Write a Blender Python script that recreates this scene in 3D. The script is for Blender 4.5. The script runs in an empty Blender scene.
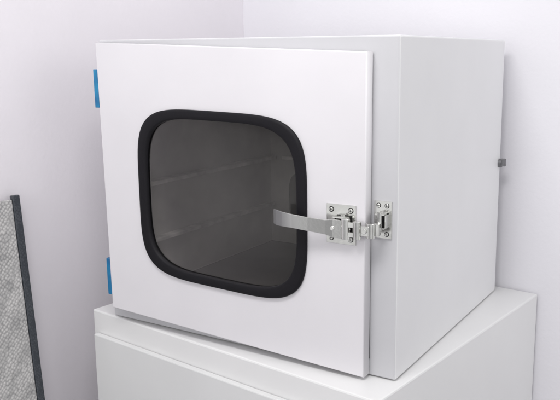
import bpy, bmesh, math, random
from mathutils import Matrix, Vector
random.seed(4)
sc=bpy.context.scene
sc.view_settings.view_transform='Standard'
sc.view_settings.look='None'
sc.view_settings.exposure=0

# ------------------------------------------------------------ helpers
def link(o,parent=None,**kw):
    sc.collection.objects.link(o)
    if parent: o.parent=parent
    for k,v in kw.items(): o[k]=v
    return o
def empty(name,loc,**kw):
    o=bpy.data.objects.new(name,None); o.empty_display_size=.05; o.location=loc
    return link(o,None,**kw)
def world_loc(o):
    return Vector(o.location) if o.type=='EMPTY' else Vector((0,0,0))
def from_bm(name,bm,mats,parent=None,bevel=0,seg=2,smooth=False,**kw):
    bmesh.ops.recalc_face_normals(bm,faces=bm.faces)
    m=bpy.data.meshes.new(name); bm.to_mesh(m); bm.free()
    for x in mats: m.materials.append(x)
    o=bpy.data.objects.new(name,m); link(o,parent,**kw)
    if parent: o.matrix_parent_inverse=Matrix.Translation(-world_loc(parent))
    if bevel:
        b=o.modifiers.new("bevel",'BEVEL'); b.width=bevel; b.segments=seg; b.limit_method='ANGLE'; b.angle_limit=math.radians(35)
    if smooth:
        for p in m.polygons: p.use_smooth=True
    return o
def add_box(bm,c,s,rot=None,mi=0):
    M=Matrix.Translation(Vector(c))@(rot.to_4x4() if rot else Matrix.Identity(4))@Matrix.Diagonal(Vector((s[0],s[1],s[2],1)))
    r=bmesh.ops.create_cube(bm,size=1,matrix=M)
    for f in {f for v in r['verts'] for f in v.link_faces}: f.material_index=mi
def add_cyl(bm,c,axis,r,h,seg=24,r2=None,mi=0):
    q=Vector((0,0,1)).rotation_difference(Vector(axis)).to_matrix().to_4x4()
    x=bmesh.ops.create_cone(bm,cap_ends=True,segments=seg,radius1=r,radius2=r if r2 is None else r2,depth=h,matrix=Matrix.Translation(Vector(c))@q)
    for f in {f for v in x['verts'] for f in v.link_faces}: f.material_index=mi
def quad(bm,pts,mi=0):
    vs=[bm.verts.new(p) for p in pts]; f=bm.faces.new(vs); f.material_index=mi; return f

def mat(name,col,rough=.5,metal=0,spec=.5,noise=None,bump=None,col2=None):
    m=bpy.data.materials.new(name); m.use_nodes=True; nt=m.node_tree; N=nt.nodes; L=nt.links
    b=N['Principled BSDF']; b.inputs['Base Color'].default_value=(*col,1)
    b.inputs['Roughness'].default_value=rough; b.inputs['Metallic'].default_value=metal
    b.inputs['Specular IOR Level'].default_value=spec
    tc=N.new('ShaderNodeTexCoord')
    if noise:
        sc_,amt=noise
        n=N.new('ShaderNodeTexNoise'); n.inputs['Scale'].default_value=sc_; n.inputs['Detail'].default_value=6
        L.new(tc.outputs['Object'],n.inputs['Vector'])
        r=N.new('ShaderNodeValToRGB')
        r.color_ramp.elements[0].position=.3; r.color_ramp.elements[1].position=.7
        r.color_ramp.elements[0].color=(*[max(0,c*(1-amt)) for c in col],1)
        r.color_ramp.elements[1].color=(*(col2 or [min(1,c*(1+amt)) for c in col]),1)
        L.new(n.outputs['Fac'],r.inputs['Fac']); L.new(r.outputs['Color'],b.inputs['Base Color'])
        mr=N.new('ShaderNodeMapRange'); mr.inputs['To Min'].default_value=rough*.85; mr.inputs['To Max'].default_value=min(1,rough*1.2)
        L.new(n.outputs['Fac'],mr.inputs['Value']); L.new(mr.outputs['Result'],b.inputs['Roughness'])
    if bump:
        s2,st,dist=bump
        n2=N.new('ShaderNodeTexNoise'); n2.inputs['Scale'].default_value=s2; n2.inputs['Detail'].default_value=3
        L.new(tc.outputs['Object'],n2.inputs['Vector'])
        bp=N.new('ShaderNodeBump'); bp.inputs['Strength'].default_value=st; bp.inputs['Distance'].default_value=dist
        L.new(n2.outputs['Fac'],bp.inputs['Height']); L.new(bp.outputs['Normal'],b.inputs['Normal'])
    return m

paint=mat("white_powder_coat",(.79,.79,.80),.36,noise=(2.5,.035),bump=(350,.15,.0006))
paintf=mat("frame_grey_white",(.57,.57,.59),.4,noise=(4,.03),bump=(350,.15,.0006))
paintd=mat("door_powder_coat",(.755,.74,.765),.36,noise=(3.1,.035),bump=(350,.15,.0006))
paint2=mat("white_cabinet_paint",(.80,.80,.80),.36,noise=(3,.03),bump=(250,.15,.0006))
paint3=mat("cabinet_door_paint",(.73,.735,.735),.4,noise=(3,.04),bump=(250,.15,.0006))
wallm=mat("painted_wall",(.83,.80,.84),.8,noise=(1.6,.035),bump=(90,.35,.0015))
wallm2=mat("painted_wall_rear",(.84,.83,.87),.8,noise=(1.6,.02),bump=(90,.35,.0015))
floorm=mat("floor_vinyl",(.50,.49,.51),.4,noise=(8,.1))
rubber=mat("black_rubber",(.004,.0035,.006),.55,spec=.28,noise=(30,.2),bump=(200,.15,.0008))
steel=mat("brushed_steel",(.70,.70,.68),.19,metal=1,noise=(40,.12),bump=(160,.15,.0006))
steeld=mat("dark_steel_recess",(.03,.03,.03),.5,metal=.6)
boltm=mat("dull_grey_metal",(.22,.22,.23),.5,metal=.7,noise=(60,.2))
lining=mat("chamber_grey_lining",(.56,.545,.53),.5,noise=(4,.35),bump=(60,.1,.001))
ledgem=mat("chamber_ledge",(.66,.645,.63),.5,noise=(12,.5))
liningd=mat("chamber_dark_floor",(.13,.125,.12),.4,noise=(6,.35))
bluem=mat("blue_hinge_film",(.008,.15,.38),.4,noise=(25,.2),col2=(.01,.26,.48))
gapshade=mat("grey_gap_shade",(.12,.12,.125),.7)
leverm=mat("lever_steel",(.66,.66,.64),.3,metal=1,bump=(160,.15,.0006))
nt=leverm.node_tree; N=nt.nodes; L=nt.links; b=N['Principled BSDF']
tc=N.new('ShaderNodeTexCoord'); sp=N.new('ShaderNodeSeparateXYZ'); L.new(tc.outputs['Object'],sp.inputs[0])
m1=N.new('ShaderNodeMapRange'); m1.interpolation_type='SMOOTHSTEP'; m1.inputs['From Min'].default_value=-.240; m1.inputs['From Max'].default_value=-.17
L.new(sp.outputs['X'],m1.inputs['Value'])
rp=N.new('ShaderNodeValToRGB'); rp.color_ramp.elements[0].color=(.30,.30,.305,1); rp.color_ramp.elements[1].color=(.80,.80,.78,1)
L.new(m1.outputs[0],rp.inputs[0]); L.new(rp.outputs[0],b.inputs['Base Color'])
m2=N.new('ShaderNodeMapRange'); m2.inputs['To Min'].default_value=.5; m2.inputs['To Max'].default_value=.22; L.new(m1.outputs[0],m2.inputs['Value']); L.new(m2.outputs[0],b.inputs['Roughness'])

# glass
glassm=bpy.data.materials.new("tinted_glass"); glassm.use_nodes=True
nt=glassm.node_tree; N=nt.nodes; L=nt.links; N.clear()
out=N.new('ShaderNodeOutputMaterial'); mx=N.new('ShaderNodeMixShader'); tr=N.new('ShaderNodeBsdfTransparent'); gl=N.new('ShaderNodeBsdfGlossy')
tr.inputs['Color'].default_value=(.63,.62,.61,1); gl.inputs['Roughness'].default_value=.12; gl.inputs['Color'].default_value=(.9,.88,.87,1)
fr=N.new('ShaderNodeFresnel'); fr.inputs['IOR'].default_value=1.35
L.new(fr.outputs[0],mx.inputs[0]); L.new(tr.outputs[0],mx.inputs[1]); L.new(gl.outputs[0],mx.inputs[2])
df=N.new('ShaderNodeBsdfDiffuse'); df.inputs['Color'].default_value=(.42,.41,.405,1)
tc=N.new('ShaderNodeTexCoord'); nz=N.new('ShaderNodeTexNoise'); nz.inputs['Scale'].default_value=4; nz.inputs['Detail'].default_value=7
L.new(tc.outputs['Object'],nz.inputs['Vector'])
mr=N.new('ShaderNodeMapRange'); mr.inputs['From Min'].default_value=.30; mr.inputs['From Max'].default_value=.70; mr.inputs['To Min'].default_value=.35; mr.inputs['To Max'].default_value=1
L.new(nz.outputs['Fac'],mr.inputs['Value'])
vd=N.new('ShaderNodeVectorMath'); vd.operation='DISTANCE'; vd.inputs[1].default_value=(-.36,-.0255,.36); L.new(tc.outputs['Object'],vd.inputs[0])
mg=N.new('ShaderNodeMapRange'); mg.interpolation_type='SMOOTHSTEP'; mg.inputs['From Min'].default_value=.28; mg.inputs['From Max'].default_value=.02; mg.inputs['To Min'].default_value=.0; mg.inputs['To Max'].default_value=.12  # reflection haze painted as grey diffuse right of centre, broken by smear noise
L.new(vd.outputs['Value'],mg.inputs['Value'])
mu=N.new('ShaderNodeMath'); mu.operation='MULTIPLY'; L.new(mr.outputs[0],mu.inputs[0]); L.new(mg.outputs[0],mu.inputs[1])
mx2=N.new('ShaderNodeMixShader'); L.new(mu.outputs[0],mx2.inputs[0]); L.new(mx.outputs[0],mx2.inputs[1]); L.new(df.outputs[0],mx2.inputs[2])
L.new(mx2.outputs[0],out.inputs[0])

# ------------------------------------------------------------ pass box
W,D,H=.7986,.702,.70
HL=.711
box=empty("pass_box",(-.40,.35,0),label="white metal lab pass box with closed windowed door, standing on cabinet",category="pass box")
bm=bmesh.new()
def V(x,y,z): return bm.verts.new((x,y,z))
zb=.003
o=[V(-W,0,zb),V(0,0,zb),V(0,0,H),V(-W,0,HL), V(-W,D,zb),V(0,D,zb),V(0,D,H),V(-W,D,HL)]
ox0,ox1,oz0,oz1=-.73,-.105,.07,.63
i=[V(ox0,0,oz0),V(ox1,0,oz0),V(ox1,0,oz1),V(ox0,0,oz1)]
k=.66
j=[V(ox0,k,oz0),V(ox1,k,oz0),V(ox1,k,oz1),V(ox0,k,oz1)]
F=lambda l,mi=0:setattr(bm.faces.new(l),'material_index',mi)
for a in range(4):
    b=(a+1)%4
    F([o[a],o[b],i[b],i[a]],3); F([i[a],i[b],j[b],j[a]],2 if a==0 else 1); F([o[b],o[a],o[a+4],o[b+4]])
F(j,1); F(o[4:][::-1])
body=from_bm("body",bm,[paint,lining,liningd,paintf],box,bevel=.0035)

bm=bmesh.new()
add_box(bm,(-.712,.34,.352),(.034,.60,.011))
add_box(bm,(-.716,.34,.20),(.026,.60,.010))
add_box(bm,(-.44,.645,.352),(.46,.026,.010))
from_bm("shelf_ledge",bm,[ledgem],box,bevel=.0015)
bm=bmesh.new()
def se(cx,cz,a,b,n,shear,N_=112):
    pts=[]
    for q in range(N_):
        t=2*math.pi*q/N_; c,s=math.cos(t),math.sin(t)
        r=(abs(c/a)**n+abs(s/b)**n)**(-1/n)
        x=cx+r*c; pts.append((x,cz+r*s+shear*(x-cx)))
    return pts
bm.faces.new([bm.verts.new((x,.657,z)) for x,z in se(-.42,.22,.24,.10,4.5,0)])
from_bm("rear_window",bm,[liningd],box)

# door
WC=(-.422,.346)
outer=se(*WC,.233,.202,4.6,-.03)
inner=se(*WC,.2085,.1805,4.3,-.03)
hole=se(*WC,.224,.194,4.4,-.03)
dt=.028; y0=-.030
cu=bpy.data.curves.new("door_outline",'CURVE'); cu.dimensions='2D'; cu.fill_mode='BOTH'
e=.0025
for pts in ([(-.779+e,.705-e),(-.055-e,.670-e),(-.058-e,.0075+e),(-.773+e,.037+e)],hole):
    s=cu.splines.new('POLY'); s.points.add(len(pts)-1)
    for p,(x,z) in zip(s.points,pts): p.co=(x,z,0,1)
    s.use_cyclic_u=True
cu.extrude=dt/2-e; cu.bevel_depth=e; cu.bevel_resolution=2
to=bpy.data.objects.new("tmp",cu); sc.collection.objects.link(to)
dg=bpy.context.evaluated_depsgraph_get(); dm=bpy.data.meshes.new_from_object(to.evaluated_get(dg))
bpy.data.objects.remove(to); bpy.data.curves.remove(cu)
dm.transform(Matrix.Translation((0,y0+dt/2,0))@Matrix.Rotation(math.pi/2,4,'X'))
dm.materials.clear(); dm.materials.append(paintd); dm.name="door"
door=bpy.data.objects.new("door",dm); link(door,box); door.matrix_parent_inverse=Matrix.Translation(-world_loc(box))

bm=bmesh.new()
add_box(bm,(-.42,-.0012,.665),(.69,.0014,.012)); add_box(bm,(-.42,-.0012,.045),(.69,.0014,.012))  # dark grey strips stand in for the shade line between door and body
add_box(bm,(-.064,-.0012,.340),(.012,.0014,.60)); add_box(bm,(-.765,-.0012,.355),(.010,.0014,.60))
from_bm("door_gap_shade",bm,[gapshade],door)

# window gasket
bm=bmesh.new()
prof=[(0,-.0305),(.005,-.0345),(.04,-.0362),(.25,-.0370),(.55,-.0372),(.85,-.0366),(.97,-.0353),(1.0,-.032),(1.0,-.027),(.98,-.020)]
rings=[]
for u,y in prof:
    rings.append([bm.verts.new((outer[q][0]*(1-u)+inner[q][0]*u,y,outer[q][1]*(1-u)+inner[q][1]*u)) for q in range(len(outer))])
for a in range(len(rings)-1):
    for q in range(len(outer)):
        q2=(q+1)%len(outer); bm.faces.new([rings[a][q],rings[a][q2],rings[a+1][q2],rings[a+1][q]])
from_bm("window_gasket",bm,[rubber],door,smooth=True)
bm=bmesh.new()
g=se(*WC,.213,.185,4.3,-.03)
bm.faces.new([bm.verts.new((x,-.0265,z)) for x,z in g])
from_bm("window_glass",bm,[glassm],door)

# hinges
for (z0,z1,x) in ((.548,.640,-.788),(.070,.165,-.782)):
    bm=bmesh.new()
    add_box(bm,(x,-.018,(z0+z1)/2),(.014,.018,z1-z0))
    for q in range(3):
        add_cyl(bm,(x-.007,-.016,z0+(z1-z0)*(q+.5)/3),(0,0,1),.0052,(z1-z0)*.32,16)
    add_box(bm,(x-.004,.004,(z0+z1)/2),(.004,.03,(z1-z0)*.9))
    from_bm("hinge",bm,[bluem],door,bevel=.001)

# latch plate
def screw(bm,x,y,z,r=.0052):
    add_cyl(bm,(x,y-.0004,z),(0,-1,0),r*1.15,.0008,20,r*1.15,mi=1)
    add_cyl(bm,(x,y-.0014,z),(0,-1,0),r,.003,20,r*.75)
    add_box(bm,(x,y-.0030,z),(r*1.1,.0006,.0010),mi=1); add_box(bm,(x,y-.0030,z),(.0010,.0006,r*1.1),mi=1)
bm=bmesh.new()
px0,px1,pz0,pz1=-.142,-.076,.288,.369; yd=-.030
cx=(px0+px1)/2; cz=(pz0+pz1)/2
add_box(bm,(cx,yd-.0015,cz),(px1-px0,.003,pz1-pz0))
for x in(px0+.011,px1-.011):
    for z in(pz0+.011,pz1-.011): screw(bm,x,yd-.003,z)
add_box(bm,(cx+.008,yd-.0034,cz),(.034,.0008,.040),mi=1)
add_box(bm,(cx+.006,yd-.011,cz+.017),(.032,.018,.003)); add_box(bm,(cx+.006,yd-.011,cz-.019),(.032,.018,.003))
add_cyl(bm,(cx+.010,yd-.014,cz-.001),(0,0,1),.0042,.046,20)
add_box(bm,(cx-.016,yd-.005,cz),(.008,.006,.028))
from_bm("latch_plate",bm,[steel,steeld],door,bevel=.0008)

# lever
bm=bmesh.new()
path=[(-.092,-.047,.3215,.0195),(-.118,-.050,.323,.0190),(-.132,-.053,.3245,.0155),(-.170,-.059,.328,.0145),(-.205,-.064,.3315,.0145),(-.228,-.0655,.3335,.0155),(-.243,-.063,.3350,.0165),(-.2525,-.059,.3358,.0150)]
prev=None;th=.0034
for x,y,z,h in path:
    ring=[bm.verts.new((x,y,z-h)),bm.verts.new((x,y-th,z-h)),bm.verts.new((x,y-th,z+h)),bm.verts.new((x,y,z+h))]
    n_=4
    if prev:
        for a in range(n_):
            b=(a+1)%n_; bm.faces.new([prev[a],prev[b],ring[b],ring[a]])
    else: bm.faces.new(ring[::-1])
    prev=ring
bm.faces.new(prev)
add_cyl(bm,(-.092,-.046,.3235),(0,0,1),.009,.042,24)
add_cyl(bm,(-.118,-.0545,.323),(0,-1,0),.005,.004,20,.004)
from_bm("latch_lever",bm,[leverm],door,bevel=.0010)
bm=bmesh.new()
add_box(bm,(-.082,-.047,.333),(.036,.006,.011)); add_box(bm,(-.082,-.047,.313),(.036,.006,.010))
add_cyl(bm,(-.066,-.047,.323),(0,0,1),.0085,.036,24)
add_box(bm,(-.054,-.043,.323),(.026,.010,.020))
add_cyl(bm,(-.050,-.047,.323),(0,-1,0),.0055,.008,20)
add_cyl(bm,(-.042,-.036,.323),(0,0,1),.0095,.030,24)
add_box(bm,(-.034,-.030,.325),(.018,.010,.024))
from_bm("latch_hook",bm,[steel],door,bevel=.0010)
bm=bmesh.new()
add_box(bm,(-.031,-.0015,.340),(.038,.003,.076))
for z in(.311,.369):
    screw(bm,-.022,-.003,z,.0044); screw(bm,-.040,-.003,z,.0044)
add_box(bm,(-.030,-.0034,.340),(.024,.0008,.030),mi=1)
add_box(bm,(-.030,-.012,.354),(.020,.020,.003)); add_box(bm,(-.030,-.012,.326),(.020,.020,.003))
add_cyl(bm,(-.030,-.020,.340),(0,0,1),.0050,.036,20)
add_box(bm,(-.018,-.010,.340),(.003,.018,.026))
from_bm("strike_plate",bm,[steel,steeld],box,bevel=.0008)
bm=bmesh.new()
add_cyl(bm,(.004,.690,.370),(1,0,0),.012,.008,20); add_box(bm,(.011,.690,.372),(.014,.012,.020))
from_bm("side_bolt",bm,[boltm],box,bevel=.0008)

# ------------------------------------------------------------ cabinet below
ang=math.atan2(-.107,.868)
RM=Matrix.Rotation(ang,3,'Z')
A=Vector((-.89,.01,0))
def S(u,v,z): return A+RM@Vector((u,v,0))+Vector((0,0,z))
cab=empty("storage_cabinet",S(.46,.42,-.85),label="plain white metal base cabinet with raised front door",category="cabinet")
CW,CD=.905,.842
bm=bmesh.new(); add_box(bm,S(CW/2,CD/2,-.425),(CW,CD,.85),RM)
from_bm("cabinet_body",bm,[paint2],cab,bevel=.004)
bm=bmesh.new(); add_box(bm,S(CW/2+.006,-.0095,-.448),(CW-.030,.016,.775),RM)
d=from_bm("cabinet_door",bm,[paint3],cab,bevel=.003)
bm=bmesh.new()
add_cyl(bm,S(.82,-.046,-.40),(0,0,1),.005,.12,16)
for z in(-.35,-.45): add_cyl(bm,S(.82,-.031,z),RM@Vector((0,1,0)),.004,.028,12)
from_bm("door_handle",bm,[steel],d)

# ------------------------------------------------------------ walls, floor
C=Vector((-.978,.876,0)); ux=RM@Vector((1,0,0)); uy=RM@Vector((0,1,0))
def slab(name,p,q,n,z0,z1,m,**kw):
    bm=bmesh.new()
    a=[p,q,q+n*.1,p+n*.1]
    lo=[bm.verts.new((v.x,v.y,z0)) for v in a]; hi=[bm.verts.new((v.x,v.y,z1)) for v in a]
    bm.faces.new(lo); bm.faces.new(hi[::-1])
    for k_ in range(4): bm.faces.new([lo[k_],lo[(k_+1)%4],hi[(k_+1)%4],hi[k_]])
    return from_bm(name,bm,[m],None,**kw)
slab("wall",C-ux*.1,C+ux*2.2,uy,-.87,1.5,wallm2,label="pale painted wall behind the pass box",category="wall")
slab("wall",C-uy*.0005,C-uy*2.6,-ux,-.87,1.5,wallm,label="pinkish white painted side wall beside the cabinet",category="wall")
bm=bmesh.new(); quad(bm,[(-2,-4,-.85),(3,-4,-.85),(3,2,-.85),(-2,2,-.85)])
from_bm("floor",bm,[floorm],None,kind="structure")

# ------------------------------------------------------------ wrapped panel leaning at the wall
pan=empty("leaning_panel",(-.99,-.3,-.84),label="rigid bubble-wrapped pale grey panel with dark edge leaning on wall",category="panel")
top=Vector((-1.07,-.075,.313)); bot=Vector((-.985,-.082,-.845))
zax=(top-bot).normalized(); yax=(uy-zax*uy.dot(zax)).normalized(); xax=yax.cross(zax).normalized()
RP=Matrix((xax,yax,zax)).transposed(); Lh=(top-bot).length; mid=(top+bot)/2
def speck(name,scale,c0,c1,p0,p1,bump,rnd,rough,nam=.9):
    m=bpy.data.materials.new(name); m.use_nodes=True; nt=m.node_tree; N=nt.nodes; L=nt.links; b=N['Principled BSDF']
    tc=N.new('ShaderNodeTexCoord'); mp=N.new('ShaderNodeMapping'); mp.inputs['Rotation'].default_value=(math.radians(45),0,0)
    L.new(tc.outputs['Object'],mp.inputs['Vector'])
    vo=N.new('ShaderNodeTexVoronoi'); vo.inputs['Scale'].default_value=scale; vo.inputs['Randomness'].default_value=rnd; L.new(mp.outputs[0],vo.inputs['Vector'])
    nz=N.new('ShaderNodeTexNoise'); nz.inputs['Scale'].default_value=16; nz.inputs['Detail'].default_value=5; L.new(tc.outputs['Object'],nz.inputs['Vector'])
    ad=N.new('ShaderNodeMath'); ad.operation='MULTIPLY_ADD'; ad.inputs[1].default_value=nam; ad.inputs[2].default_value=-nam/2
    L.new(nz.outputs['Fac'],ad.inputs[0]); a2=N.new('ShaderNodeMath'); a2.operation='ADD'; L.new(vo.outputs['Distance'],a2.inputs[0]); L.new(ad.outputs[0],a2.inputs[1])
    rp=N.new('ShaderNodeValToRGB'); L.new(a2.outputs[0],rp.inputs['Fac'])
    rp.color_ramp.elements[0].color=(*c0,1); rp.color_ramp.elements[0].position=p0; rp.color_ramp.elements[1].color=(*c1,1); rp.color_ramp.elements[1].position=p1
    L.new(rp.outputs[0],b.inputs['Base Color']); b.inputs['Roughness'].default_value=rough
    bp=N.new('ShaderNodeBump'); bp.inputs['Distance'].default_value=bump; bp.inputs['Strength'].default_value=.8; bp.invert=True; L.new(vo.outputs['Distance'],bp.inputs['Height']); L.new(bp.outputs[0],b.inputs['Normal'])
    return m
wrap=speck("bubble_wrap",120,(.62,.61,.60),(.30,.30,.30),.15,.8,.003,.45,.14,.7)
perf=speck("dark_edge_strip",150,(.08,.088,.10),(.04,.046,.056),.05,.6,.0006,.5,.4,.6)
bm=bmesh.new(); add_box(bm,mid+yax*.001,(.016,.022,Lh),RP)
from_bm("panel_frame",bm,[perf],pan,bevel=.003)
bm=bmesh.new(); add_box(bm,mid-yax*.261-zax*.004,(.013,.50,Lh-.012),RP)
from_bm("panel_sheet",bm,[wrap],pan,bevel=.003)

# ------------------------------------------------------------ light
w=bpy.data.worlds.new("World"); sc.world=w; w.use_nodes=True
nt=w.node_tree; N=nt.nodes; L=nt.links; bg=N['Background']
tc=N.new('ShaderNodeTexCoord'); nz=N.new('ShaderNodeTexNoise'); nz.inputs['Scale'].default_value=2.4; nz.inputs['Detail'].default_value=2
L.new(tc.outputs['Generated'],nz.inputs['Vector'])
rp=N.new('ShaderNodeValToRGB'); L.new(nz.outputs['Fac'],rp.inputs['Fac'])
rp.color_ramp.elements[0].position=.42; rp.color_ramp.elements[0].color=(.25,.25,.255,1)
rp.color_ramp.elements[1].position=.58; rp.color_ramp.elements[1].color=(1.0,1.0,1.0,1)
L.new(rp.outputs[0],bg.inputs[0]); bg.inputs[1].default_value=.98
def area(name,loc,tgt,sx,sy,e_,col):
    l=bpy.data.lights.new(name,'AREA'); l.shape='RECTANGLE'; l.size=sx; l.size_y=sy; l.energy=e_; l.color=col
    o=bpy.data.objects.new(name,l); sc.collection.objects.link(o); o.location=loc
    o.rotation_euler=(Vector(tgt)-Vector(loc)).to_track_quat('-Z','Y').to_euler()
area("ceiling_light",(.0,-.9,1.75),(-.3,.2,0),1.0,.4,17,(1,.985,.985))
area("window_light",(-.5,-3.0,1.0),(-.5,0,.1),1.4,1.2,12,(1,.985,1))
area("side_fill",(2.6,-.3,1.2),(0,.6,.3),1.2,1.2,9,(1,.99,.98))  # added fill lamp to brighten the box's right side, no fixture there

# ------------------------------------------------------------ camera
c=bpy.data.cameras.new("Camera"); co=bpy.data.objects.new("Camera",c); sc.collection.objects.link(co)
R=Matrix.Rotation(.56798,4,'Z')@Matrix.Rotation(math.pi/2-.18772,4,'X')@Matrix.Rotation(-.015,4,'Z')
co.matrix_world=Matrix.Translation((.56608,-1.31884,.65519))@R
c.sensor_width=36; c.lens=733.17/560*36; c.clip_start=.02; c.clip_end=100
sc.camera=co
